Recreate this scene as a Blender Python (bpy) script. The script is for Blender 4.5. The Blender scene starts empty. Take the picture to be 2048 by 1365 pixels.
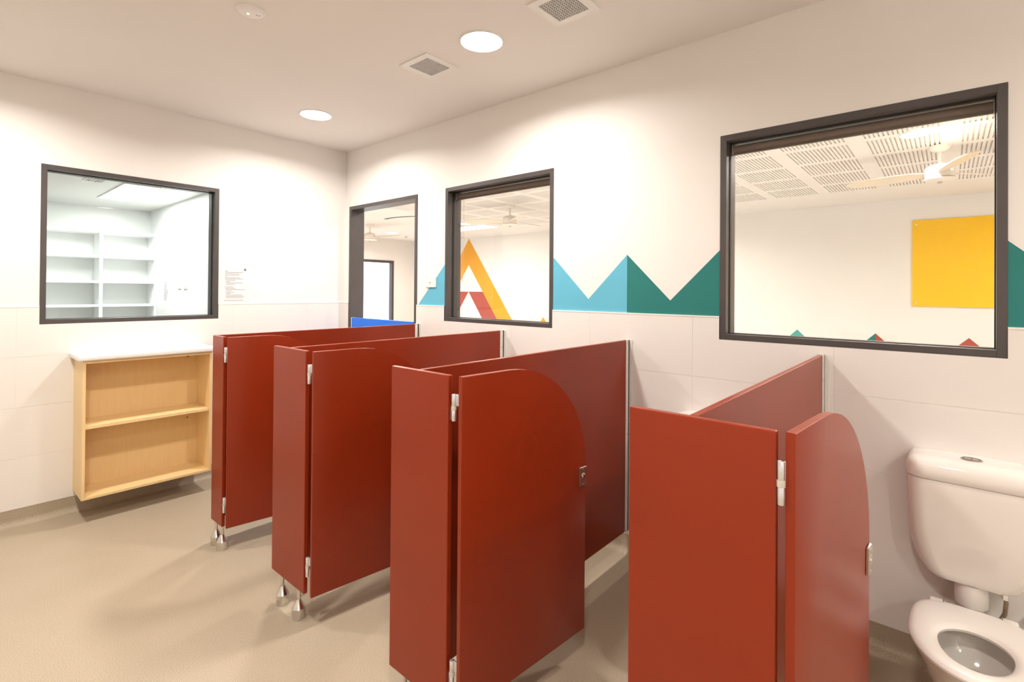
import bpy, bmesh, math, random
from mathutils import Matrix, Vector

random.seed(4)
S = bpy.context.scene
C = S.collection
PI = math.pi

# ------------------------------------------------------------------ camera
F, CY = 1010.178, 576.185
yaw, pit, rol = 2.2838258, 0.0056876, 0.0076205
CAM = Vector((4.19544, -2.50762, 1.41929))
fw = Vector((math.cos(yaw)*math.cos(pit), math.sin(yaw)*math.cos(pit), math.sin(pit)))
rt = Vector((math.sin(yaw), -math.cos(yaw), 0)); up = rt.cross(fw)
r2 = rt*math.cos(rol) + up*math.sin(rol); u2 = up*math.cos(rol) - rt*math.sin(rol)
cd = bpy.data.cameras.new('camera'); cam = bpy.data.objects.new('camera', cd); C.objects.link(cam)
M = Matrix.Identity(4)
for i in range(3):
    M[i][0] = r2[i]; M[i][1] = u2[i]; M[i][2] = -fw[i]; M[i][3] = CAM[i]
cam.matrix_world = M
cd.sensor_width = 36; cd.sensor_fit = 'HORIZONTAL'; cd.lens = F/2048*36
cd.shift_x = 0; cd.shift_y = -(682.5-CY)/2048
cd.clip_start = 0.05; cd.clip_end = 60
S.camera = cam

# ------------------------------------------------------------------ world, exposure
w = bpy.data.worlds.new('world'); S.world = w; w.use_nodes = True
w.node_tree.nodes['Background'].inputs[0].default_value = (0.93, 0.97, 1.0, 1)
w.node_tree.nodes['Background'].inputs[1].default_value = 2.2
vs = S.view_settings
vs.view_transform = 'Standard'; vs.look = 'None'; vs.gamma = 1; vs.use_curve_mapping = False
vs.exposure = 0.16
# light paths: plenty for matt rooms lit by lamps, keeps the render short
cy = S.cycles
cy.max_bounces = 6; cy.diffuse_bounces = 4; cy.glossy_bounces = 3; cy.transmission_bounces = 2; cy.transparent_max_bounces = 6
cy.caustics_reflective = False; cy.caustics_refractive = False
cy.use_adaptive_sampling = True; cy.adaptive_threshold = 0.05; cy.use_light_tree = True
WARM = (1.0, 0.93, 0.85)
COOL = (1.0, 1.0, 0.975)
P_WET, P_CLASS, P_STORE = 19.8, 29.0, 42.0

# ------------------------------------------------------------------ materials
def lin(r, g, b):
    f = lambda c: (c/255/12.92) if c/255 <= .04045 else ((c/255+.055)/1.055)**2.4
    return (f(r), f(g), f(b))
MATS = {}
def mat(name, col, rough=.5, metal=0, var=.03, scale=6, bump=0, bscale=200, coat=0, spec=.5, emit=None):
    m = bpy.data.materials.new(name); m.use_nodes = True; nt = m.node_tree
    b = nt.nodes['Principled BSDF']
    tc = nt.nodes.new('ShaderNodeTexCoord')
    if var:
        nz = nt.nodes.new('ShaderNodeTexNoise'); nz.inputs['Scale'].default_value = scale; nz.inputs['Detail'].default_value = 1
        nt.links.new(tc.outputs['Object'], nz.inputs['Vector'])
        cr = nt.nodes.new('ShaderNodeValToRGB')
        cr.color_ramp.elements[0].position = .3; cr.color_ramp.elements[1].position = .7
        cr.color_ramp.elements[0].color = (*[c*(1-var) for c in col], 1)
        cr.color_ramp.elements[1].color = (*[min(1, c*(1+var)) for c in col], 1)
        nt.links.new(nz.outputs['Fac'], cr.inputs['Fac']); nt.links.new(cr.outputs['Color'], b.inputs['Base Color'])
    else:
        b.inputs['Base Color'].default_value = (*col, 1)
    b.inputs['Roughness'].default_value = rough; b.inputs['Metallic'].default_value = metal
    b.inputs['Specular IOR Level'].default_value = spec
    if coat: b.inputs['Coat Weight'].default_value = coat; b.inputs['Coat Roughness'].default_value = .05
    if bump:
        n2 = nt.nodes.new('ShaderNodeTexNoise'); n2.inputs['Scale'].default_value = bscale
        nt.links.new(tc.outputs['Object'], n2.inputs['Vector'])
        bp = nt.nodes.new('ShaderNodeBump'); bp.inputs['Strength'].default_value = bump; bp.inputs['Distance'].default_value = .002
        nt.links.new(n2.outputs['Fac'], bp.inputs['Height']); nt.links.new(bp.outputs['Normal'], b.inputs['Normal'])
    if emit:
        b.inputs['Emission Color'].default_value = (*emit[0], 1); b.inputs['Emission Strength'].default_value = emit[1]
    if emit: m.cycles.emission_sampling = 'NONE'
    MATS[name] = m
    return m

mat('wall_paint', (.875, .85, .82), .55, var=.012, scale=2)
mat('ceiling_paint', (.87, .835, .80), .8, var=.012, scale=2)
mat('store_paint', (.83, .835, .815), .6, var=.01, scale=2)
mat('store_white', (.88, .90, .90), .4, var=.01, scale=4)
mat('class_paint', (.85, .825, .795), .6, var=.012, scale=2)
mat('class_ceiling', (.86, .83, .80), .8, var=.012, scale=2)
mat('slot_backing', (.80, .75, .69), .9, var=.05, scale=40)
mat('tile_glaze', (.82, .79, .765), .22, var=.012, scale=1.5, spec=.4)
mat('grout', (.86, .84, .81), .7, var=.02, scale=60)
mat('trim_white', (.88, .865, .84), .35, var=.01)
mat('laminate_red', lin(138, 44, 15), .33, var=.05, scale=3, bump=.03, bscale=400, spec=.38)
mat('laminate_edge', lin(178, 74, 54), .45, var=.05, scale=10)
mat('frame_dark', lin(86, 81, 81), .38, metal=.35, var=.05, scale=8)
mat('gasket', (.012, .010, .009), .7, var=.1, scale=30)
mat('steel', (.72, .70, .66), .22, metal=1, var=.03, scale=30)
mat('satin_alloy', (.80, .81, .86), .3, metal=.85, var=.03, scale=60)
mat('channel_alloy', (.80, .78, .74), .45, metal=.15, var=.03, scale=40)
mat('nylon', (.60, .56, .48), .5, var=.05, scale=60)
mat('chrome', (.85, .84, .82), .08, metal=1, var=.02)
mat('button_metal', (.50, .47, .44), .22, metal=1, var=.03)
mat('indicator_green', (.62, .62, .42), .4, var=.05)
mat('ceramic', (.86, .82, .78), .07, var=.01, scale=3, coat=.3)
mat('seat_plastic', (.88, .84, .80), .16, var=.01, scale=3)
mat('hose_braid', (.30, .25, .19), .35, metal=.8, var=.3, scale=300)
mat('water', (.55, .50, .42), .03, var=.02)
mat('worktop', (.86, .845, .825), .35, var=.012, scale=8)
mat('cap_brown', lin(168, 118, 70), .6, var=.08, scale=40)
mat('plate_white', (.86, .84, .81), .35, var=.01)
mat('plastic_grey', (.55, .52, .48), .5, var=.02)
mat('dot_black', (.015, .012, .01), .5, var=.1)
mat('led_green', (.5, .6, .2), .4, var=0.01, emit=((.75, 1, .35), 2.5))
mat('diffuser_warm', (.9, .88, .85), .5, var=.0, emit=((1, .96, .9), 9))
mat('diffuser_cool', (.9, .9, .9), .5, var=.0, emit=((.97, 1, 1), 7))
mat('grille_grey', (.80, .77, .76), .5, var=.03, scale=20)
mat('grille_dark', (.13, .115, .11), .8, var=.1, scale=20)
mat('door_blue', lin(12, 116, 240), .35, var=.04, scale=3)
mat('mural_blue', lin(98, 182, 210), .6, var=.02, scale=4)
mat('mural_teal', lin(28, 122, 118), .6, var=.03, scale=4)
mat('mural_yellow', lin(230, 160, 26), .6, var=.02, scale=4)
mat('mural_red', lin(172, 74, 60), .6, var=.03, scale=4)
mat('mural_aqua', lin(70, 165, 155), .6, var=.03, scale=4)
mat('board_yellow', lin(250, 199, 0), .22, var=.015, scale=2, spec=.4)
mat('fan_white', (.86, .80, .73), .35, var=.01)
mat('fan_blade', (.84, .74, .60), .4, var=.02, scale=4)
mat('blind_cloth', lin(128, 112, 102), .6, var=.05, scale=60)
mat('blind_bar', lin(104, 92, 82), .4, metal=.4, var=.04, scale=30)
mat('paper', (.82, .81, .82), .35, var=.015, scale=30)
mat('ink', lin(132, 120, 118), .7, var=.1, scale=200)
mat('logo_green', lin(88, 110, 98), .6, var=.1, scale=200)
mat('logo_pink', lin(214, 150, 150), .6, var=.1, scale=200)
mat('pale_bounce_floor', (.66, .62, .57), .6, var=.05, scale=40)  # pale so the unseen floor sheet bounces more light

def floor_mat():
    m = bpy.data.materials.new('vinyl_floor'); m.use_nodes = True; nt = m.node_tree; b = nt.nodes['Principled BSDF']
    tc = nt.nodes.new('ShaderNodeTexCoord')
    n1 = nt.nodes.new('ShaderNodeTexNoise'); n1.inputs['Scale'].default_value = 330; n1.inputs['Detail'].default_value = 2
    n2 = nt.nodes.new('ShaderNodeTexVoronoi'); n2.inputs['Scale'].default_value = 95
    n3 = nt.nodes.new('ShaderNodeTexNoise'); n3.inputs['Scale'].default_value = 2.5; n3.inputs['Detail'].default_value = 4
    for n in (n1, n2, n3): nt.links.new(tc.outputs['Object'], n.inputs['Vector'])
    cr = nt.nodes.new('ShaderNodeValToRGB'); e = cr.color_ramp.elements
    e[0].position = .32; e[0].color = (*lin(154, 142, 124), 1); e[1].position = .62; e[1].color = (*lin(188, 174, 153), 1)
    x = e.new(.75); x.color = (*lin(200, 187, 168), 1)
    nt.links.new(n1.outputs['Fac'], cr.inputs['Fac'])
    sp = nt.nodes.new('ShaderNodeValToRGB'); e = sp.color_ramp.elements
    e[0].position = .06; e[0].color = (.62, .58, .54, 1); e[1].position = .12; e[1].color = (1, 1, 1, 1)
    nt.links.new(n2.outputs['Distance'], sp.inputs['Fac'])
    mx = nt.nodes.new('ShaderNodeMix'); mx.data_type = 'RGBA'; mx.blend_type = 'MULTIPLY'; mx.inputs[0].default_value = .55
    nt.links.new(cr.outputs['Color'], mx.inputs[6]); nt.links.new(sp.outputs['Color'], mx.inputs[7])
    ld = nt.nodes.new('ShaderNodeValToRGB'); e = ld.color_ramp.elements
    e[0].position = .3; e[0].color = (.95, .94, .92, 1); e[1].position = .7; e[1].color = (1, 1, 1, 1)
    nt.links.new(n3.outputs['Fac'], ld.inputs['Fac'])
    m2 = nt.nodes.new('ShaderNodeMix'); m2.data_type = 'RGBA'; m2.blend_type = 'MULTIPLY'; m2.inputs[0].default_value = 1
    nt.links.new(mx.outputs[2], m2.inputs[6]); nt.links.new(ld.outputs['Color'], m2.inputs[7])
    nt.links.new(m2.outputs[2], b.inputs['Base Color'])
    b.inputs['Roughness'].default_value = .42; b.inputs['Specular IOR Level'].default_value = .35
    bp = nt.nodes.new('ShaderNodeBump'); bp.inputs['Strength'].default_value = .06; bp.inputs['Distance'].default_value = .001
    nt.links.new(n1.outputs['Fac'], bp.inputs['Height']); nt.links.new(bp.outputs['Normal'], b.inputs['Normal'])
    MATS['vinyl_floor'] = m
floor_mat()

def wood_mat():
    m = bpy.data.materials.new('maple'); m.use_nodes = True; nt = m.node_tree; b = nt.nodes['Principled BSDF']
    tc = nt.nodes.new('ShaderNodeTexCoord'); mp = nt.nodes.new('ShaderNodeMapping'); mp.inputs['Scale'].default_value = (14, 14, 1.2)
    nz = nt.nodes.new('ShaderNodeTexNoise'); nz.inputs['Scale'].default_value = 4; nz.inputs['Detail'].default_value = 6; nz.inputs['Distortion'].default_value = .6
    nt.links.new(tc.outputs['Object'], mp.inputs['Vector']); nt.links.new(mp.outputs['Vector'], nz.inputs['Vector'])
    cr = nt.nodes.new('ShaderNodeValToRGB'); e = cr.color_ramp.elements
    e[0].position = .3; e[0].color = (*lin(238, 206, 150), 1); e[1].position = .7; e[1].color = (*lin(242, 212, 158), 1)
    nt.links.new(nz.outputs['Fac'], cr.inputs['Fac']); nt.links.new(cr.outputs['Color'], b.inputs['Base Color'])
    b.inputs['Roughness'].default_value = .4
    MATS['maple'] = m
wood_mat()

def glass_mat(name, tint):
    # thin float glass: fresnel mirror on the outer faces, slightly tinted straight transmission
    m = bpy.data.materials.new(name); m.use_nodes = True; nt = m.node_tree
    for n in list(nt.nodes): nt.nodes.remove(n)
    out = nt.nodes.new('ShaderNodeOutputMaterial'); tr = nt.nodes.new('ShaderNodeBsdfTransparent'); gl = nt.nodes.new('ShaderNodeBsdfGlossy')
    tr.inputs['Color'].default_value = (*tint, 1); gl.inputs['Roughness'].default_value = 0.0
    fr = nt.nodes.new('ShaderNodeFresnel'); fr.inputs['IOR'].default_value = 1.5
    ge = nt.nodes.new('ShaderNodeNewGeometry')
    sub = nt.nodes.new('ShaderNodeMath'); sub.operation = 'SUBTRACT'; sub.inputs[0].default_value = 1
    nt.links.new(ge.outputs['Backfacing'], sub.inputs[1])
    mu = nt.nodes.new('ShaderNodeMath'); mu.operation = 'MULTIPLY'
    nt.links.new(fr.outputs['Fac'], mu.inputs[0]); nt.links.new(sub.outputs[0], mu.inputs[1])
    mx = nt.nodes.new('ShaderNodeMixShader')
    nt.links.new(mu.outputs[0], mx.inputs[0]); nt.links.new(tr.outputs[0], mx.inputs[1]); nt.links.new(gl.outputs[0], mx.inputs[2])
    nt.links.new(mx.outputs[0], out.inputs['Surface'])
    MATS[name] = m
glass_mat('glass_clear', (.985, .985, .98)); glass_mat('glass_green', (.965, .985, .975))

# ------------------------------------------------------------------ mesh helpers
def nb(): return bmesh.new()
def bx(bm, x0, x1, y0, y1, z0, z1):
    v = [bm.verts.new((x, y, z)) for z in (z0, z1) for y in (y0, y1) for x in (x0, x1)]
    for f in ((0, 2, 3, 1), (4, 5, 7, 6), (0, 1, 5, 4), (2, 6, 7, 3), (0, 4, 6, 2), (1, 3, 7, 5)):
        bm.faces.new([v[i] for i in f])
    return bm
def box(x0, x1, y0, y1, z0, z1, bev=0, seg=2):
    bm = bx(nb(), x0, x1, y0, y1, z0, z1)
    if bev: bmesh.ops.bevel(bm, geom=bm.edges[:], offset=bev, segments=seg, affect='EDGES', profile=.5)
    return bm
def lathe(bm, prof, c=(0, 0, 0), n=32, axis='z'):
    """closed revolve; prof = [(r, h), ...]"""
    rings = []
    for r, h in prof:
        ring = []
        for i in range(n):
            a = 2*PI*i/n; p = (r*math.cos(a), r*math.sin(a), h)
            if axis == 'y': p = (p[0], p[2], p[1])
            if axis == 'x': p = (p[2], p[0], p[1])
            ring.append(bm.verts.new((c[0]+p[0], c[1]+p[1], c[2]+p[2])))
        rings.append(ring)
    for a, b in zip(rings, rings[1:]):
        for i in range(n):
            j = (i+1) % n; bm.faces.new((a[i], a[j], b[j], b[i]))
    bm.faces.new(rings[0][::-1]); bm.faces.new(rings[-1])
    return bm
def loft(bm, rings, cap0=True, cap1=True):
    R = [[bm.verts.new(p) for p in r] for r in rings]; n = len(R[0])
    for a, b in zip(R, R[1:]):
        for i in range(n):
            j = (i+1) % n; bm.faces.new((a[i], a[j], b[j], b[i]))
    if cap0: bm.faces.new(R[0][::-1])
    if cap1: bm.faces.new(R[-1])
    return bm
def prism(bm, pts, off):
    """extrude a planar polygon (3D pts) by vector off"""
    a = [bm.verts.new(p) for p in pts]; b = [bm.verts.new(tuple(Vector(p)+Vector(off))) for p in pts]
    n = len(pts); bm.faces.new(a); bm.faces.new(b[::-1])
    for i in range(n):
        j = (i+1) % n; bm.faces.new((a[i], b[i], b[j], a[j]))
    return bm
def tube(bm, path, r, n=10):
    P = [Vector(p) for p in path]; rings = []
    ref = Vector((.3, .9, .2))
    for i, p in enumerate(P):
        t = (P[min(i+1, len(P)-1)]-P[max(i-1, 0)]).normalized()
        u = t.cross(ref).normalized(); v = t.cross(u)
        rings.append([tuple(p+u*r*math.cos(2*PI*k/n)+v*r*math.sin(2*PI*k/n)) for k in range(n)])
    return loft(bm, rings)
def obj(name, bm, m, parent=None, smooth=False, loc=None, ang=38):
    bmesh.ops.recalc_face_normals(bm, faces=bm.faces[:])
    me = bpy.data.meshes.new(name); bm.to_mesh(me); bm.free()
    me.materials.append(MATS[m])
    if smooth:
        for p in me.polygons: p.use_smooth = True
        me.set_sharp_from_angle(angle=math.radians(ang))
    o = bpy.data.objects.new(name, me); C.objects.link(o)
    if parent: o.parent = parent
    if loc: o.location = loc
    return o
def thing(name, label, cat, loc=(0, 0, 0), rz=0, group=None):
    o = bpy.data.objects.new(name, None); C.objects.link(o); o.empty_display_size = .05
    o.location = loc; o.rotation_euler = (0, 0, rz); o['label'] = label; o['category'] = cat
    if group: o['group'] = group
    return o
def tag(o, label, cat, group=None):
    o['label'] = label; o['category'] = cat
    if group: o['group'] = group
    return o
def struct(name, bm=None, m=None, loc=(0, 0, 0), label=None):
    if bm: o = obj(name, bm, m, loc=loc)
    else: o = bpy.data.objects.new(name, None); C.objects.link(o); o.location = loc; o.empty_display_size = .05
    o['kind'] = 'structure'
    if label: o['label'] = label
    return o
def dup(root, loc, label, group=None):
    r = root.copy(); C.objects.link(r); r.location = loc; r['label'] = label
    if group: r['group'] = group
    for ch in list(root.children):
        c = ch.copy(); C.objects.link(c); c.parent = r
        for g in list(ch.children):
            d = g.copy(); C.objects.link(d); d.parent = c
    return r
def rects_minus(r, holes):
    """2D rectangle (a0,a1,b0,b1) minus rectangular holes -> list of rectangles"""
    out = [r]
    for h in holes:
        nx = []
        for a0, a1, b0, b1 in out:
            c0, c1, d0, d1 = max(a0, h[0]), min(a1, h[1]), max(b0, h[2]), min(b1, h[3])
            if c0 >= c1-1e-6 or d0 >= d1-1e-6: nx.append((a0, a1, b0, b1)); continue
            if a0 < c0: nx.append((a0, c0, b0, b1))
            if c1 < a1: nx.append((c1, a1, b0, b1))
            if b0 < d0: nx.append((c0, c1, b0, d0))
            if d1 < b1: nx.append((c0, c1, d1, b1))
        out = nx
    return out

# ------------------------------------------------------------------ room shell
ZC = 2.678            # ceiling of the washroom and classroom
ZS = 2.42             # store room ceiling
WT = .125             # partition wall thickness
XE, YS = 6.0, -4.3    # far ends of the washroom, behind the camera
XW, YN = -6.4, 6.05   # classroom ends
W1 = (-2.062, -1.066, 1.192, 2.177)     # y0,y1,z0,z1 on the left wall
W2 = (1.370, 2.361, 1.192, 2.176)       # x0,x1,z0,z1 on the right wall
W3 = (3.357, 4.354, 1.192, 2.176)
D1 = (.067, 1.044, 0.0, 2.1715)
TZ = 1.30

struct('floor', box(-6.6, XE+.2, YS-.2, YN+.2, -.12, 0), 'vinyl_floor')
struct('floor_classroom_bounce', box(XW, XE, WT+.002, YN, 0, .003), 'pale_bounce_floor')  # unseen pale sheet added to bounce light onto the classroom ceiling
struct('ceiling', box(-WT, XE+.1, YS-.1, WT/2, ZC, ZC+.1), 'ceiling_paint')

bm = nb()
for a0, a1, b0, b1 in rects_minus((-6.5, XE+.1, 0, ZC), [W2, W3, D1]): bx(bm, a0, a1, 0, WT, b0, b1)
wall_right = struct('wall_right', bm, 'wall_paint')
bm = nb()
for a0, a1, b0, b1 in rects_minus((YS, 0, 0, ZC), [W1]): bx(bm, -WT, 0, a0, a1, b0, b1)
wall_left = struct('wall_left', bm, 'wall_paint')
struct('wall_back', box(-WT, XE+.1, YS-.1, YS, 0, ZC), 'wall_paint')
struct('wall_end', box(XE, XE+.1, YS, 0, 0, ZC), 'wall_paint')

# ---- wall tiles: 600 x 300, each its own piece, grout bed behind
def tile_wall(parent, axis, a_start, a_end, joint0, holes):
    TT, GT, J = .008, .0066, .003
    bm = nb()
    for a0, a1, b0, b1 in rects_minus((a_start, a_end, .1, TZ), holes):
        if axis == 'x': bx(bm, a0, a1, -GT, 0, b0, b1)
        else: bx(bm, 0, GT, a0, a1, b0, b1)
    obj('grout', bm, 'grout', parent)
    k0 = math.floor((a_start-joint0)/.6)
    k = k0
    while joint0+.6*k < a_end:
        t0, t1 = max(a_start, joint0+.6*k+J/2), min(a_end, joint0+.6*(k+1)-J/2)
        for r in range(4):
            z0, z1 = .1+.3*r+(J/2 if r else 0), .1+.3*(r+1)-J/2
            rs = rects_minus((t0, t1, z0, z1), holes)
            if not rs or t1-t0 < .01: continue
            bm = nb()
            for a0, a1, b0, b1 in rs:
                if axis == 'x': bx(bm, a0, a1, -TT, 0, b0, b1)
                else: bx(bm, 0, TT, a0, a1, b0, b1)
            obj('wall_tile', bm, 'tile_glaze', parent)
        k += 1
tile_wall(wall_right, 'x', .008, XE, 3.2295, [W2, W3, D1])
tile_wall(wall_left, 'y', YS, -.0005, -2.162, [W1])
# white edge trim capping the tiles
bm = nb()
for a0, a1 in ((.008, D1[0]), (D1[1], W2[0]), (W2[1], W3[0]), (W3[1], XE)): bx(bm, a0, a1, -.0095, 0, TZ-.003, TZ+.004)
struct('trim_1', bm, 'trim_white', label='white edge trim along the top of the right wall tiles')
bm = nb()
for a0, a1 in ((YS, W1[0]), (W1[1], -.0095)): bx(bm, 0, .0095, a0, a1, TZ-.003, TZ+.004)
struct('trim_2', bm, 'trim_white', label='white edge trim along the top of the left wall tiles')
# coved vinyl skirting
def cove(axis, a0, a1, bm):
    R = .04; prof = [(0, .1), (.006, .1), (.006, R)]
    for i in range(1, 9):
        a = PI/2*i/8; prof.append((.006+R-R*math.cos(a), R-R*math.sin(a)))
    prof.append((.046, .0005)); prof += [(0, .0005)]
    if axis == 'x': prism(bm, [(a0, -d, z) for d, z in prof], (a1-a0, 0, 0))
    else: prism(bm, [(d, a0, z) for d, z in prof], (0, a1-a0, 0))
    return bm
bm = nb(); cove('x', D1[1]+.0, XE, bm); struct('baseboard_right', bm, 'vinyl_floor')
bm = nb(); cove('y', YS, 0, bm); struct('baseboard_left', bm, 'vinyl_floor')

# ------------------------------------------------------------------ windows (frame face 29 mm, glass 50 mm back)
def window(n, axis, W, label, glass):
    a0, a1, b0, b1 = W; fwid = .029
    root = struct('window_%d' % n, label=label)
    def P(u0, u1, d0, d1, z0, z1, bev=.0012):   # d = depth behind the wall face
        if axis == 'x': return box(u0, u1, d0, d1, z0, z1, bev, 1)
        return box(-d1, -d0, u0, u1, z0, z1, bev, 1)
    e = .001
    obj('frame_jamb', P(a0, a0+fwid, -.004, WT+.004, b0, b1), 'frame_dark', root)
    obj('frame_jamb', P(a1-fwid, a1, -.004, WT+.004, b0, b1), 'frame_dark', root)
    obj('frame_head', P(a0+fwid-e, a1-fwid+e, -.004, WT+.004, b1-fwid, b1), 'frame_dark', root)
    obj('frame_sill', P(a0+fwid-e, a1-fwid+e, -.004, WT+.004, b0, b0+.027), 'frame_dark', root)
    # gaskets: thin black line on either side of the pane
    i0, i1, j0, j1 = a0+fwid, a1-fwid, b0+.027, b1-fwid
    g = nb(); g.free(); g = nb()
    for (u0, u1, z0, z1) in ((i0, i0+.003, j0, j1), (i1-.003, i1, j0, j1), (i0, i1, j1-.003, j1), (i0, i1, j0, j0+.003)):
        if axis == 'x': bx(g, u0, u1, .042, .06, z0, z1)
        else: bx(g, -.06, -.042, u0, u1, z0, z1)
    obj('gasket', g, 'gasket', root)
    obj('glass_pane', P(i0, i1, .047, .053, j0, j1, 0), glass, root)
    return root
window(1, 'y', W1, 'dark framed window on the left wall looking into the white store room', 'glass_green')
window(2, 'x', W2, 'dark framed window beside the doorway with a yellow chevron seen through it', 'glass_clear')
window(3, 'x', W3, 'large near dark framed window with a yellow board seen through it', 'glass_clear')

# doorway with a half-height blue door
root = struct('door_1', label='doorway with dark metal frame and a half height blue door')
a0, a1, b0, b1 = D1; fj = .031
obj('frame_jamb', box(a0, a0+fj, -.006, WT+.006, 0, b1, .0012, 1), 'frame_dark', root)
obj('frame_jamb', box(a1-fj, a1, -.006, WT+.006, 0, b1, .0012, 1), 'frame_dark', root)
obj('frame_head', box(a0+fj-.001, a1-fj+.001, -.006, WT+.006, b1-.031, b1, .0012, 1), 'frame_dark', root)
leaf = obj('door_leaf', box(.112, .998, .0, .036, .06, 1.166, .002, 1), 'door_blue', root)
obj('edge_strip', box(.104, .1118, -.001, .037, .06, 1.167, .001, 1), 'trim_white', leaf)
for hz in (.25, .95): obj('hinge', lathe(nb(), [(.008, hz), (.008, hz+.09)], (.1005, -.008, 0), 12), 'steel', leaf, True)

# ------------------------------------------------------------------ mural painted on the right wall
PK = [1.379+.494*i for i in range(10)]       # peaks, 45 degree zigzag
def zz(x, apex=1.622):
    return apex-min(abs(x-p) for p in PK)
def mural(x0, x1, m, label):
    xs = sorted({x0, x1} | {p for p in PK if x0 < p < x1} | {p+.247 for p in PK if x0 < p+.247 < x1})
    pts = [(x0, -.0012, TZ+.003)] + [(x, -.0012, zz(x)) for x in xs] + [(x1, -.0012, TZ+.003)]
    o = obj('mural_peak', prism(nb(), pts, (0, .0014, 0)), m, wall_right); o['label'] = label
mural(1.058, W2[0]+.01, 'mural_blue', 'light blue painted peak between doorway and window')
mural(W2[1]-.01, 2.861, 'mural_blue', 'light blue painted zigzag peaks')
mural(2.861, W3[0]+.01, 'mural_teal', 'dark teal painted zigzag peaks')
mural(W3[1]-.01, 5.8, 'mural_teal', 'dark teal painted peaks right of the large window')

# ------------------------------------------------------------------ lamps and ceiling fittings
def downlight(x, y, label, group, power, color=WARM, r=.113, z=ZC, spread=158):
    t = thing('downlight', label, 'ceiling light', (x, y, z), group=group)
    obj('diffuser', lathe(nb(), [(r-.008, 0), (r-.008, -.004), (r-.02, -.006)], n=40), 'diffuser_warm', t)
    bm = nb(); n = 40; rings = []
    for rr, h in ((r-.0085, 0), (r-.0085, -.005), (r-.004, -.006), (r, -.003), (r, 0)):
        rings.append([(rr*math.cos(2*PI*i/n), rr*math.sin(2*PI*i/n), h) for i in range(n)])
    loft(bm, rings, False, False)
    obj('bezel', bm, 'plate_white', t, True)
    ld = bpy.data.lights.new('downlight_lamp', 'AREA'); ld.shape = 'DISK'; ld.size = 2*r-.03; ld.energy = power
    ld.color = color; ld.spread = math.radians(spread)
    lo = bpy.data.objects.new('lamp', ld); C.objects.link(lo); lo.parent = t; lo.location = (0, 0, -.008)
    return t
downlight(.742, -.69, 'round downlight nearest the far corner of the washroom ceiling', 'washroom downlights', P_WET)
downlight(2.408, -.69, 'round downlight between the two square ceiling vents', 'washroom downlights', P_WET)
for x, y in ((.742, -2.4), (2.408, -2.4), (4.075, -2.4), (5.74, -.69), (5.74, -3.3)):  # back row inferred from highlights; right-end pair added to brighten the right wall
    downlight(x, y, 'unseen assumed round downlight overhead outside the photographed part of the washroom', 'washroom downlights', P_WET)

def vent(x, y, label):
    t = thing('ceiling_vent', label, 'vent', (x, y, ZC), group='square ceiling vents')
    bm = nb(); o, i = .118, .081
    for (x0, x1, y0, y1) in ((-o, o, i, o), (-o, o, -o, -i), (-o, -i, -i, i), (i, o, -i, i)): bx(bm, x0, x1, y0, y1, -.006, 0)
    obj('frame', bm, 'plate_white', t)
    bm = nb(); n = 12
    for k in range(n+1):
        c = -i+2*i*k/n
        bx(bm, c-.0021, c+.0021, -i, i, -.0035, -.0003); bx(bm, -i, i, c-.0021, c+.0021, -.0035, -.0003)
    obj('egg_crate_core', bm, 'grille_grey', t)
    obj('duct_backing', box(-i, i, -i, i, -.0003, 0), 'grille_dark', t)
vent(1.986, -.676, 'small square egg-crate vent between the two downlights')
vent(2.905, -.682, 'larger square egg-crate vent cut off by the top edge of the picture')

t = thing('emergency_light', 'flat round white emergency light with green indicator on the ceiling', 'ceiling light', (1.805, -1.565, ZC))
obj('base', lathe(nb(), [(.062, 0), (.062, -.004), (.056, -.010), (.046, -.012)], n=40), 'plate_white', t, True)
obj('indicator', lathe(nb(), [(.0045, -.012), (.0045, -.0145), (.003, -.0155)], (-.012, -.006, 0), 14), 'led_green', t, True)
for dx, dy in ((.004, .026), (.008, .036)):
    obj('screw_hole', lathe(nb(), [(.0028, -.0118), (.0028, -.0124)], (dx, dy, 0), 12), 'dot_black', t)

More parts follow.
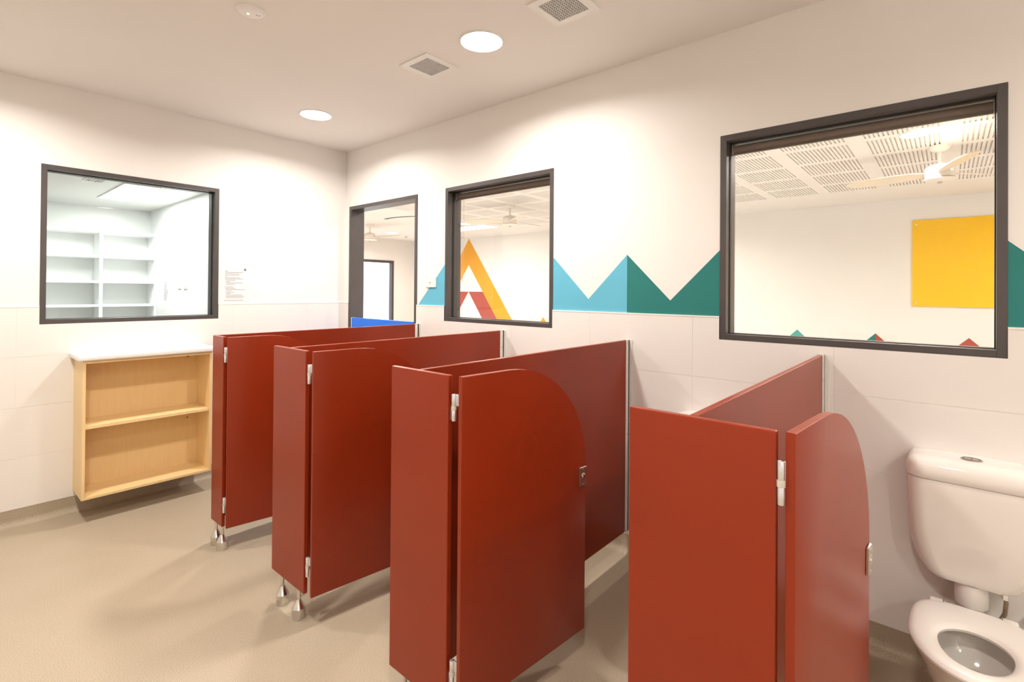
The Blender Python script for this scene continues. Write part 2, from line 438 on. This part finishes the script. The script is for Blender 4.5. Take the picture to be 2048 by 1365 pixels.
# ------------------------------------------------------------------ toilet cubicle partitions
ZT, ZB, YP, TH = 1.1565, .125, -1.4555, .018
def partition(xp, p0, p1, hx, ang, labels, feet):
    """xp = right face of the side panel, p0..p1 = pilaster, hx = hinge-side left corner of the door"""
    t = thing('toilet_partition', labels, 'partition', (xp, YP, 0), group='red toilet partitions')
    L = lambda x: x-xp
    pl = obj('pilaster', box(L(p0), L(p1), 0, TH, ZB, ZT, .0025, 2), 'laminate_red', t)
    sp = obj('side_panel', box(-TH, 0, TH+.0004, -YP-.022, ZB, ZT, .0025, 2), 'laminate_red', t)
    # wall channel: U-section gripping the panel end, a flange against the tiles
    bm = nb()
    yb, yf = -YP-.0085, -YP-.046
    bx(bm, .0006, .0036, yf, yb, ZB, ZT+.001); bx(bm, -TH-.0036, -TH-.0006, yf, yb, ZB, ZT+.001); bx(bm, -TH-.0036, .0036, -YP-.0215, yb, ZB, ZT+.001)
    bx(bm, .0036, .020, yb-.004, yb, ZB, ZT+.001)
    ch = obj('wall_channel', bm, 'channel_alloy', t)
    for z in (.25, .65, 1.05): obj('screw', lathe(nb(), [(.004, .0036), (.0035, .0048)], (0, yf+.012, z), 10, 'x'), 'steel', ch)
    for fx in feet:
        lg = obj('leg', lathe(nb(), [(.0085, .07), (.0085, ZB+.002)], (L(fx), TH/2, 0), 16), 'steel', t, True)
        obj('foot', lathe(nb(), [(.027, 0), (.0275, .002), (.0275, .044), (.026, .046), (.0105, .078), (.0100, .080)], (L(fx), TH/2, 0), 24), 'steel', lg, True, ang=19)
    # door, built in its own frame then swung inwards about the hinge
    W, R = .605, .40
    pts = [(0, ZB), (0, ZT)]
    for i in range(17):
        a = PI/2*i/16; pts.append((W-R+R*math.sin(a), ZT-R+R*math.cos(a)))
    pts.append((W, ZB))
    bm = prism(nb(), [(-TH, u, z) for u, z in pts], (TH, 0, 0))
    es = [e for e in bm.edges if abs(e.verts[0].co.x-e.verts[1].co.x) < 1e-6]
    bmesh.ops.bevel(bm, geom=es, offset=.002, segments=2, affect='EDGES', profile=.5)
    rot = Matrix.Translation((L(hx)+TH, .008, 0)) @ Matrix.Rotation(-ang, 4, 'Z')
    bmesh.ops.transform(bm, matrix=rot, verts=bm.verts)
    dr = obj('door', bm, 'laminate_red', t, True)
    def onface(b):
        bmesh.ops.transform(b, matrix=rot, verts=b.verts); return b
    obj('latch_plate', onface(box(.0004, .0075, W-.043, W-.003, .678, .750, .001, 1)), 'steel', dr)
    # curved indicator window and round turn knob, two screws
    bm = nb(); cz, cy = .715, W-.023
    pa = [(.0076, cy+.0125*math.cos(a), cz+.0125*math.sin(a)) for a in [PI*(.12+.76*i/10) for i in range(11)]]
    pb = [(.0076, cy+.0085*math.cos(a), cz+.0085*math.sin(a)) for a in [PI*(.88-.76*i/10) for i in range(11)]]
    prism(bm, pa+pb, (.0004, 0, 0)); obj('indicator_window', onface(bm), 'indicator_green', dr)
    obj('turn_knob', onface(lathe(nb(), [(.006, .0075), (.0055, .0105)], (0, cy, cz-.001), 16, 'x')), 'chrome', dr, True)
    for z in (.686, .742): obj('screw', onface(lathe(nb(), [(.0028, .0075), (.0024, .0086)], (0, cy, z), 12, 'x')), 'chrome', dr)
    # hinges: two aluminium barrels with a nylon collar, leaf plates to pilaster and door
    gx = (L(p1)+L(hx))/2
    for z0 in (1.018, .204):
        bm = nb()
        lathe(bm, [(.0066, z0), (.0072, z0+.001), (.0072, z0+.033), (.0066, z0+.034)], (gx, .008, 0), 20)
        lathe(bm, [(.0066, z0+.047), (.0072, z0+.048), (.0072, z0+.081), (.0066, z0+.082)], (gx, .008, 0), 20)
        bx(bm, L(p1)-.002, gx, .010, .0145, z0, z0+.034)
        bx(bm, gx, L(hx)+.004, .010, .0145, z0+.047, z0+.082)
        hg = obj('hinge', bm, 'satin_alloy', t, True)
        obj('collar', lathe(nb(), [(.0082, z0+.0342), (.0082, z0+.0468)], (gx, .008, 0), 20), 'nylon', hg, True)
    return t
rad = math.radians
partition(1.079, 1.062, 1.217, 1.2395, rad(8), 'farthest red partition, beside the wooden cabinet, with its door open inward', (1.118, 1.203))
partition(1.966, 1.827, 2.131, 2.164, rad(7.0), 'second red partition from the wooden cabinet, standing on two steel feet', (1.921, 2.072))
partition(2.880, 2.738, 3.029, 3.064, rad(5.4), 'red partition in the middle with its rounded door and latch plate in full view', (2.815, 2.962))
partition(3.793, 3.643, 3.949, 3.9625, rad(5.2), 'nearest red partition, beside the uncovered toilet on the right', (3.72, 3.87))

# ------------------------------------------------------------------ toilets
def toilet(label):
    t = thing('toilet', label, 'toilet', (4.258, 0, 0), group='white toilets along the right wall')
    def sect(hw, y0, y1, z, r, n=8, rb=.02):
        """rounded rectangle in plan: y0 = wall side, y1 = room side"""
        pts = []
        for (cx, cy, rr, a0) in ((hw-r, y1+r, r, -PI/2), (hw-rb, y0-rb, rb, 0), (-hw+rb, y0-rb, rb, PI/2), (-hw+r, y1+r, r, PI)):
            for i in range(n+1):
                a = a0+PI/2*i/n; pts.append((cx+rr*math.cos(a), cy+rr*math.sin(a), z))
        return pts
    yw = -.0085
    prof = [(.108, -.122, .4025, .05), (.120, -.133, .406, .055), (.130, -.141, .418, .06), (.136, -.144, .430, .06), (.148, -.149, .450, .062),
            (.160, -.154, .482, .062), (.169, -.159, .52, .060), (.1745, -.163, .57, .056), (.1765, -.165, .62, .052), (.178, -.167, .70, .048), (.1785, -.168, .752, .046), (.1775, -.167, .757, .045)]
    obj('cistern', loft(nb(), [sect(hw, yw, y1, z, r) for hw, y1, z, r in prof]), 'ceramic', t, True)
    prof = [(.179, -.169, .759, .046), (.182, -.172, .763, .048), (.183, -.173, .785, .05), (.181, -.171, .803, .05), (.174, -.164, .818, .046), (.160, -.150, .8275, .04), (.12, -.115, .831, .03), (.05, -.07, .832, .02)]
    lid = obj('cistern_lid', loft(nb(), [sect(hw, yw, y1, z, r, rb=.018) for hw, y1, z, r in prof]), 'ceramic', t, True)
    bm = nb(); n = 32
    loft(bm, [[(a*math.cos(2*PI*i/n), -.082+b*math.sin(2*PI*i/n), z) for i in range(n)] for a, b, z in ((.030, .023, .828), (.030, .023, .8345), (.0285, .0215, .8355), (.0245, .0185, .8350))])
    fr_ = nb(); loft(fr_, [[(a*math.cos(2*PI*i/n), -.082+b*math.sin(2*PI*i/n), z) for i in range(n)] for a, b, z in ((.0245, .0185, .8352), (.0245, .0185, .8357), (.0228, .0170, .8357), (.0228, .0170, .8352))], False, False)
    fb = obj('flush_button', bm, 'button_metal', t, True)
    obj('button_groove', fr_, 'dot_black', fb)
    obj('button_split', box(-.0008, .0008, -.082-.018, -.082+.018, .8350, .8358), 'dot_black', fb)
    obj('flush_pipe', lathe(nb(), [(.040, .318), (.046, .322), (.047, .355), (.046, .398)], (0, -.075, 0), 28), 'ceramic', t, True)
    obj('pipe_elbow', tube(nb(), [(0, -.075, .33), (0, -.076, .29), (0, -.088, .262), (0, -.115, .25), (0, -.16, .25)], .034, 20), 'ceramic', t, True)
    # pan: egg outline swept down to the floor, hollow bowl
    def egg(hw, yb, yf, z, n=48, sq=2.0):
        cy = yb*.42+yf*.58; pts = []
        for i in range(n):
            a = 2*PI*i/n; c, s = math.cos(a), math.sin(a)
            L = (yb-cy) if s > 0 else (cy-yf)
            e = 2.0/(2.8 if s > 0 else sq)
            pts.append((hw*math.copysign(abs(c)**e, c), cy+L*math.copysign(abs(s)**e, s), z))
        return pts
    rings = [egg(.098, -.13, -.47, 0), egg(.100, -.13, -.475, .01), egg(.094, -.13, -.47, .06), egg(.096, -.13, -.48, .13), egg(.110, -.13, -.505, .20),
             egg(.132, -.13, -.545, .265), egg(.145, -.13, -.565, .295), egg(.149, -.13, -.570, .312), egg(.146, -.133, -.567, .319),
             egg(.122, -.20, -.545, .319), egg(.118, -.205, -.540, .314), egg(.124, -.20, -.545, .300), egg(.125, -.20, -.545, .285), egg(.108, -.225, -.525, .24), egg(.085, -.25, -.49, .19), egg(.055, -.29, -.44, .165)]
    pan = obj('pan', loft(nb(), rings), 'ceramic', t, True)
    obj('water_surface', loft(nb(), [egg(.082, -.254, -.486, .1855), egg(.082, -.254, -.486, .1875)]), 'water', pan)
    # seat ring
    def seat_out(d, z):
        hw = .161-d; pts = []; n = 64; yb, yf, cy = -.150, -.590, -.375
        for i in range(n):
            a = 2*PI*i/n; c, s = math.cos(a), math.sin(a)
            if s > 0: x, y = hw*math.copysign(abs(c)**.52, c), cy+(yb-d-cy)*abs(s)**.56
            else: x, y = hw*c, cy+(cy-yf-d)*s
            pts.append((x, y, z))
        return pts
    def seat_in(d, z):
        n = 64; pts = []
        for i in range(n):
            a = 2*PI*i/n; c, s = math.cos(a), math.sin(a)
            L = .100+d if s > 0 else .125+d
            pts.append(((.088+d)*c, -.400+L*s, z))
        return pts
    rings = [seat_out(.004, .3205), seat_out(0, .325), seat_out(.0, .331), seat_out(.006, .338), seat_out(.018, .3415), seat_out(.03, .342),
             seat_in(.02, .341), seat_in(.008, .338), seat_in(.0, .331), seat_in(.002, .323), seat_in(.006, .3205)]
    bm = nb(); loft(bm, rings+[rings[0]], False, False); bmesh.ops.remove_doubles(bm, verts=bm.verts, dist=1e-5)
    st = obj('seat', bm, 'seat_plastic', t, True)
    for s in (-1, 1):
        obj('seat_hinge', box(s*.092-.022, s*.092+.022, -.186, -.1465, .320, .3400, .007, 3), 'seat_plastic', t, True)
        obj('seam', box(s*.074-.0007, s*.074+.0007, -.176, -.150, .3395, .3424), 'grille_dark', st)
    # braided hose to the wall valve
    path = []
    ctl = [(.085, -.105, .40), (.087, -.103, .37), (.084, -.10, .33), (.072, -.09, .295), (.07, -.075, .262), (.088, -.06, .24), (.115, -.052, .243), (.137, -.045, .262), (.146, -.035, .285), (.148, -.012, .292)]
    obj('inlet_hose', tube(nb(), ctl, .0065, 10), 'hose_braid', t, True)
    obj('hose_nut', lathe(nb(), [(.011, .383), (.011, .401)], (.085, -.105, 0), 6), 'steel', t)
    obj('stop_valve', lathe(nb(), [(.011, -.004), (.011, -.03), (.008, -.034)], (.148, -.006, .292), 16, 'y'), 'chrome', t, True)
    return t
tl = toilet('uncovered white toilet at the right edge beside the nearest red partition')
dup(tl, (3.352, 0, 0), 'white toilet whose cistern top just shows above the nearest red partition')
dup(tl, (2.446, 0, 0), 'white toilet hidden in the cubicle behind the middle red partition')
dup(tl, (1.540, 0, 0), 'white toilet hidden in the cubicle behind the second red partition')

# ------------------------------------------------------------------ wall-hung cabinet on the left wall
cy0, cy1, cz0, cz1, cdp = -1.898, -1.195, .141, .976, .272
t = thing('wall_cabinet', 'open maple shelf cabinet with white top hung on the left wall', 'cabinet', (0.0085, (cy0+cy1)/2, cz0))
Y = lambda y: y-(cy0+cy1)/2
Zc = lambda z: z-cz0
th = .016
obj('side', box(0, cdp, Y(cy0), Y(cy0)+th, 0, Zc(cz1), .0008, 1), 'maple', t)
obj('side', box(0, cdp, Y(cy1)-th, Y(cy1), 0, Zc(cz1), .0008, 1), 'maple', t)
obj('base_board', box(0, cdp-.0005, Y(cy0)+th, Y(cy1)-th, 0, th, .0008, 1), 'maple', t)
obj('top_board', box(0, cdp-.0005, Y(cy0)+th, Y(cy1)-th, Zc(cz1)-th, Zc(cz1), .0008, 1), 'maple', t)
obj('shelf', box(.016, cdp-.008, Y(cy0)+th, Y(cy1)-th, Zc(.563), Zc(.583), .0008, 1), 'maple', t)
bk = obj('back_board', box(0, .016, Y(cy0)+th, Y(cy1)-th, th, Zc(cz1)-th), 'maple', t)
for yy in (cy0+.05, cy1-.075):
    for z in (.925, .485): obj('screw_cap', lathe(nb(), [(.0065, .016), (.006, .0175)], (0, Y(yy), Zc(z)), 14, 'x'), 'cap_brown', bk, True)
obj('worktop', box(0, .292, Y(-1.922), Y(-1.178), Zc(.977), Zc(1.011), .009, 4), 'worktop', t, True)

# ------------------------------------------------------------------ small fittings on the walls
t = thing('notice_sheet', 'printed paper notice in a clear sleeve beside the store room window', 'notice', (0, -.9445, 1.4535))
obj('sheet', box(.0008, .0014, -.105, .105, -.1345, .1385), 'paper', t)
bm = nb(); z = .100; rnd = random.Random(7)
for k, (x0, ln) in enumerate([(.0, .018), (0, .13), (0, .11), (0, .10), (0, .015), (0, .11), (0, .13), (0.006, .07), (.006, .03), (.006, .125), (.006, .065), (-1, 0), (0, .06), (0, .075), (.006, .14), (.006, .04), (.006, .06), (.006, .035), (.006, .12), (.006, .135), (.006, .13), (-1, 0), (-.006, .14)]):
    if x0 > -.5: bx(bm, .0014, .0016, -.075+x0, -.075+x0+ln, z, z+.0032)
    z -= .0103
obj('printed_lines', bm, 'ink', t)
bm = nb(); lathe(bm, [(.0085, .0014), (.0085, .0016)], (0, .070, .113), 20, 'x'); obj('printed_emblem', bm, 'logo_green', t)
bm = nb(); prism(bm, [(.0014, .063, .121), (.0014, .077, .121), (.0014, .070, .131)], (.0002, 0, 0)); obj('emblem_top', bm, 'logo_pink', t)
obj('tape', box(.0016, .0020, .055, .103, -.107, -.098), 'plate_white', t)

t = thing('wall_switch', 'white light switch plate on the blue painted peak by the doorway', 'switch', (1.216, 0, 1.478))
obj('plate', box(-.058, .058, -.010, -.0002, -.038, .038, .003, 2), 'plate_white', t)
obj('button', lathe(nb(), [(.008, -.010), (.008, -.0135), (.006, -.0145)], (-.006, 0, 0), 20, 'y'), 'plastic_grey', t, True)

# ------------------------------------------------------------------ classroom beyond the right wall
struct('ceiling_classroom', box(XW-.1, XE+.1, WT/2, YN+.1, ZC+.0125, ZC+.12), 'slot_backing')
wall_far = struct('wall_far', box(XW-.1, XE+.1, YN, YN+.1, 0, ZC+.0125), 'class_paint')
struct('wall_classroom_end', box(XE, XE+.1, WT, YN, 0, ZC+.0125), 'class_paint')
OP = (3.3, 5.17, 0, 2.15)
bm = nb()
for a0, a1, b0, b1 in rects_minus((0, YN, 0, ZC+.0125), [OP]): bx(bm, XW-.1, XW, a0, a1, b0, b1)
struct('wall_classroom_left', bm, 'class_paint')
root = struct('door_2', label='bright glazed classroom door with grey frame seen through the doorway')
for y0, y1, z0, z1 in ((3.3, 3.36, 0, 2.15), (5.11, 5.17, 0, 2.15), (3.36, 5.11, 2.09, 2.15), (3.36, 5.11, 0, .1)):
    obj('frame_member', box(XW-.1, XW+.02, y0, y1, z0, z1, .002, 1), 'frame_dark', root)
obj('glass_pane', box(XW-.05, XW-.044, 3.36, 5.11, .1, 2.09), 'glass_clear', root)
# paint on the classroom face of the shared wall
bm = nb()
for a0, a1, b0, b1 in rects_minus((XW, XE, 0, ZC), [W2, W3, D1]): bx(bm, a0, a1, WT, WT+.002, b0, b1)
struct('wall_classroom_near', bm, 'class_paint')

# perforated ceiling panels: plasterboard with real slots, blocks of 500 x 500 on a 600 grid, plain boards elsewhere
PX0, PX1, PY0, PY1 = -2.4+.005, 5.405, .72, 4.92
def panel_mesh():
    bm = nb(); n = 16; s0, s1 = .06, .545; pit_ = (s1-s0)/n; sw = pit_*.38
    xs = []; a = 0.0
    for k in range(n):
        c = s0+pit_*(k+.5)
        bx(bm, a, c-sw/2, 0, .6, 0, .012); a = c+sw/2
        bx(bm, c-sw/2, c+sw/2, 0, .045, 0, .012); bx(bm, c-sw/2, c+sw/2, .555, .6, 0, .012)
    bx(bm, a, .6, 0, .6, 0, .012)
    return bm
cg = struct('ceiling_grid', label='perforated plasterboard ceiling of the classroom')
p0 = obj('ceiling_panel', panel_mesh(), 'class_ceiling', cg)
first = True
for i in range(13):
    for j in range(7):
        o = p0 if first else p0.copy()
        if not first: C.objects.link(o); o.parent = cg
        first = False
        o.location = (PX0+.6*i, PY0+.6*j, ZC)
bm = nb()
for a0, a1, b0, b1 in rects_minus((XW, XE, WT, YN), [(PX0, PX0+7.8, PY0, PY0+4.2)]): bx(bm, a0, a1, b0, b1, ZC, ZC+.012)
obj('plain_board', bm, 'class_ceiling', cg)

# mural on the far classroom wall
def far_poly(pts, m, label):
    o = obj('mural_shape', prism(nb(), [(x, YN-.002, z) for x, z in pts], (0, .0025, 0)), m, wall_far); o['label'] = label
ax, s = -4.594, .732
for sg in (-1, 1):
    far_poly([(ax, 2.672), (ax+sg*2.57*s, .1), (ax+sg*1.94*s, .1), (ax, 2.04)], 'mural_yellow', 'tall yellow chevron limb')
    far_poly([(ax, 1.39), (ax+sg*.65*s, 1.39), (ax+sg*1.94*s, .1), (ax+sg*1.286*s, .1)], 'mural_red', 'terracotta chevron limb')
far_poly([(-2.321, .867), (-2.321+.63, 0), (-2.321-.63, 0)], 'mural_yellow', 'small yellow peak')
far_poly([(2.472, .869), (2.952, .39), (2.952, 0), (1.6, 0)], 'mural_aqua', 'aqua peak')
far_poly([(3.432, .869), (2.952, .39), (2.952, 0), (3.432, 0)], 'mural_teal', 'teal half peak')
far_poly([(3.432, .869), (3.911, .39), (4.389, .869), (5.25, 0), (3.432, 0)], 'mural_red', 'terracotta peaks')

t = thing('pin_board', 'glossy yellow board mounted on the far classroom wall', 'board', (4.43, YN, 1.254))
obj('panel', box(-.602, .602, -.022, -.0005, 0, 1.136, .002, 1), 'board_yellow', t)
for sx in (-.56, .56):
    for z in (.05, 1.08): obj('fixing', lathe(nb(), [(.010, -.022), (.009, -.026)], (sx, 0, z), 14, 'y'), 'chrome', t, True)

def fan(x, y, ang, label):
    t = thing('ceiling_fan', label, 'fan', (x, y, ZC), group='white classroom ceiling fans')
    obj('canopy', lathe(nb(), [(.075, 0), (.075, -.012), (.062, -.035), (.03, -.052)], n=32), 'fan_white', t, True)
    obj('down_rod', lathe(nb(), [(.013, -.05), (.013, -.16)], n=16), 'fan_white', t, True)
    mh = obj('motor_housing', lathe(nb(), [(.03, -.150), (.075, -.165), (.098, -.180), (.102, -.186), (.102, -.275), (.098, -.282), (.06, -.29)], n=36), 'fan_white', t, True)
    obj('shadow_gap', lathe(nb(), [(.1026, -.1865), (.1026, -.1885)], n=36), 'grille_dark', mh)
    obj('shadow_gap', lathe(nb(), [(.1026, -.2735), (.1026, -.2755)], n=36), 'grille_dark', mh)
    cp = obj('bottom_cap', lathe(nb(), [(.112, -.279), (.108, -.287), (.07, -.300), (.03, -.305)], n=36), 'fan_white', t, True)
    obj('receiver', lathe(nb(), [(.018, -.304), (.016, -.318)], n=16), 'plastic_grey', cp, True)
    for k in range(3):
        out = []
        prof = [(.09, .035), (.16, .060), (.30, .078), (.45, .080), (.58, .074), (.66, .060), (.695, .035), (.705, .0)]
        for u, hw in prof: out.append((u, hw))
        for u, hw in prof[-2::-1]: out.append((u, -hw))
        bm = prism(nb(), [(u, v, 0) for u, v in out], (0, 0, .006))
        R = Matrix.Translation((0, 0, -.232)) @ Matrix.Rotation(ang+2*PI/3*k, 4, 'Z') @ Matrix.Rotation(rad(14), 4, 'X')
        bmesh.ops.transform(bm, matrix=R, verts=bm.verts)
        obj('blade', bm, 'fan_blade', t)
    return t
fan(4.136, 3.103, rad(-74), 'white three-blade ceiling fan seen through the large near window')
fan(-.696, 3.09, rad(-150), 'white ceiling fan seen through the window with the yellow chevron')
fan(-4.3, 3.09, rad(20), 'white ceiling fan seen through the doorway')

downlight(3.992, 2.565, 'round ceiling light beside the fan seen through the large near window', 'classroom downlights', P_CLASS, r=.105)
downlight(-2.72, 4.12, 'small round ceiling light above the yellow chevron', 'classroom downlights', P_CLASS, r=.105)
downlight(-5.10, 4.18, 'round ceiling light seen through the doorway', 'classroom downlights', P_CLASS, r=.12)
for x, y in ((-5.1, 1.1), (-2.9, 1.1), (-.7, 1.1), (1.6, 1.1), (4.0, .9), (1.6, 3.0), (1.0, 4.6), (5.5, 4.4)):  # extra fixtures in unseen spots, added to light the classroom
    downlight(x, y, 'added round classroom ceiling light out of sight of the photograph', 'classroom downlights', P_CLASS, r=.105)

def led_panel(x0, x1, y0, y1, z, label, power, color):
    t = thing('led_panel', label, 'ceiling light', ((x0+x1)/2, (y0+y1)/2, z))
    a, b = (x1-x0)/2, (y1-y0)/2
    obj('diffuser', box(-a+.012, a-.012, -b+.012, b-.012, -.006, 0), 'diffuser_cool', t)
    bm = nb()
    for r in ((-a, a, b-.012, b), (-a, a, -b, -b+.012), (-a, -a+.012, -b+.012, b-.012), (a-.012, a, -b+.012, b-.012)): bx(bm, *r, -.009, 0)
    obj('frame', bm, 'plate_white', t)
    ld = bpy.data.lights.new('panel_lamp', 'AREA'); ld.shape = 'RECTANGLE'; ld.size = 2*a-.04; ld.size_y = 2*b-.04; ld.energy = power; ld.color = color
    lo = bpy.data.objects.new('lamp', ld); C.objects.link(lo); lo.parent = t; lo.location = (0, 0, -.011)
led_panel(-3.75, -2.495, 4.38, 4.845, ZC, 'bright white rectangular ceiling panel above the yellow chevron', P_CLASS*.45, (1, .96, .9))

t = thing('smoke_detector', 'small round detector on the classroom ceiling seen through the doorway', 'detector', (-5.35, 4.75, ZC))
obj('base', lathe(nb(), [(.06, 0), (.06, -.012), (.05, -.02)], n=28), 'plate_white', t, True)
obj('sensor_head', lathe(nb(), [(.035, -.02), (.032, -.04), (.02, -.048)], n=24), 'plastic_grey', t, True)
# curved dark slot in the classroom ceiling
t = thing('ceiling_slot', 'thin dark curved slot in the classroom ceiling seen through the doorway', 'vent')
arc = []
p = [Vector((-3.39, 2.80, 0)), Vector((-2.95, 2.70, 0)), Vector((-2.45, 3.06, 0))]
for i in range(17):
    u = i/16; arc.append(p[0]*(1-u)**2+p[1]*2*u*(1-u)+p[2]*u*u)
bm = nb(); rows = []
for i, q in enumerate(arc):
    d = (arc[min(i+1, 16)]-arc[max(i-1, 0)]).normalized(); nn = Vector((-d.y, d.x, 0))
    wd = .03
    rows.append([tuple(q-nn*wd+Vector((0, 0, ZC-.004))), tuple(q+nn*wd+Vector((0, 0, ZC-.004))), tuple(q+nn*wd+Vector((0, 0, ZC-.0005))), tuple(q-nn*wd+Vector((0, 0, ZC-.0005)))])
loft(bm, rows); obj('slot', bm, 'grille_dark', t)

def blind(W, label, chain):
    a0, a1 = W[0]+.034, W[1]-.034
    t = thing('roller_blind', label, 'blind', ((a0+a1)/2, .094, 2.144)); h = (a1-a0)/2
    obj('fabric_roll', lathe(nb(), [(.019, -h), (.019, h)], (0, 0, -.020), 24, 'x'), 'blind_cloth', t, True)
    obj('bottom_bar', box(-h, h, -.010, .006, -.048, -.030, .002, 1), 'blind_bar', t)
    for sx in (-h-.004, h): obj('bracket', box(sx, sx+.004, -.02, .02, -.045, 0), 'plastic_grey', t)
    if chain:
        pth = [(-h+.035, .024, -.02), (-h+.035, .026, -.2), (-h+.035, .026, -.45), (-h+.033, .026, -.60), (-h+.026, .026, -.66), (-h+.018, .026, -.60), (-h+.014, .026, -.45), (-h+.012, .024, -.02)]
        obj('pull_chain', tube(nb(), pth, .0014, 6), 'plastic_grey', t)
blind(W2, 'rolled-up grey blind at the head of the window beside the doorway', True)
blind(W3, 'rolled-up grey blind at the head of the large near window', False)

# ------------------------------------------------------------------ store room beyond the left wall
SX, SYN, SYS = -3.71, -.608, -4.0
struct('ceiling_store', box(SX, -WT, SYS, SYN, ZS, ZS+.05), 'store_paint')
struct('wall_store_back', box(SX-.1, SX, SYS, SYN+.1, 0, ZS), 'store_paint')
struct('wall_store_right', box(SX, -WT, SYN, SYN+.1, 0, ZS), 'store_white')
struct('wall_store_left', box(SX, -WT, SYS-.1, SYS, 0, ZS), 'store_paint')
led_panel(-2.92, -1.74, -1.295, -.995, ZS, 'bright white rectangular light panel in the store room ceiling', P_STORE, COOL)
t = thing('shelving_unit', 'tall white open shelving across the back of the store room', 'shelving', (SX, -1.45, 0))
fx = .32; y0, y1 = -2.38+1.45, SYN-.0005+1.45
for yc in (-2.37, -1.77, -1.17): obj('upright', box(.002, fx, yc+1.45-.0165, yc+1.45+.0165, 0, 2.068, .001, 1), 'store_white', t)
obj('upright', box(.002, fx, y1-.03, y1-.002, 0, 2.068, .001, 1), 'store_white', t)
obj('top_board', box(.002, fx+.004, y0, y1-.002, 2.068, 2.10, .001, 1), 'store_white', t)
for z in (1.80, 1.50, 1.218, .92, .62, .30):
    obj('shelf', box(.002, fx-.004, y0, y1-.002, z-.026, z, .001, 1), 'store_white', t)
obj('back_board', box(.0, .002, y0, y1, 0, 2.1), 'store_paint', t)
for x, z, lb in ((-2.516, 1.447, 'left one of two small power outlets on the store room wall'), (-2.308, 1.447, 'right one of two small power outlets on the store room wall')):
    t = thing('power_outlet', lb, 'outlet', (x, SYN, z), group='store room outlets')
    obj('plate', box(-.058, .058, -.009, -.0003, -.036, .036, .002, 1), 'plate_white', t)
    obj('socket', box(-.045, .045, -.0105, -.0088, -.018, .018, .001, 1), 'plastic_grey', t)
t = thing('switch_plate', 'white switch plate above the store room outlets', 'switch', (-2.328, SYN, 1.522))
obj('plate', box(-.058, .058, -.009, -.0003, -.034, .034, .002, 1), 'plate_white', t)
obj('rocker', box(-.012, .012, -.0115, -.0088, -.018, .018, .001, 1), 'trim_white', t)
t = thing('notice_sheet', 'pale printed sheet on the store room side wall', 'notice', (-3.01, SYN, 1.38))
obj('sheet', box(-.105, .105, -.0012, -.0003, -.13, .13), 'paper', t)
bm = nb()
for k in range(14): bx(bm, -.085, -.085+.17*(.5+.5*random.random()), -.0014, -.0012, .10-.016*k, .105-.016*k)
obj('printed_lines', bm, 'ink', t)
t = thing('ceiling_grille', 'small grey air grille in the store room ceiling', 'vent', (-1.775, -1.506, ZS))
bm = nb()
for r in ((-.1, .1, .06, .075), (-.1, .1, -.075, -.06), (-.1, -.085, -.06, .06), (.085, .1, -.06, .06)): bx(bm, *r, -.008, 0)
obj('frame', bm, 'grille_grey', t)
for k in range(5): obj('slat', box(-.085, .085, -.05+.025*k-.004, -.05+.025*k+.004, -.007, -.001), 'grille_grey', t)
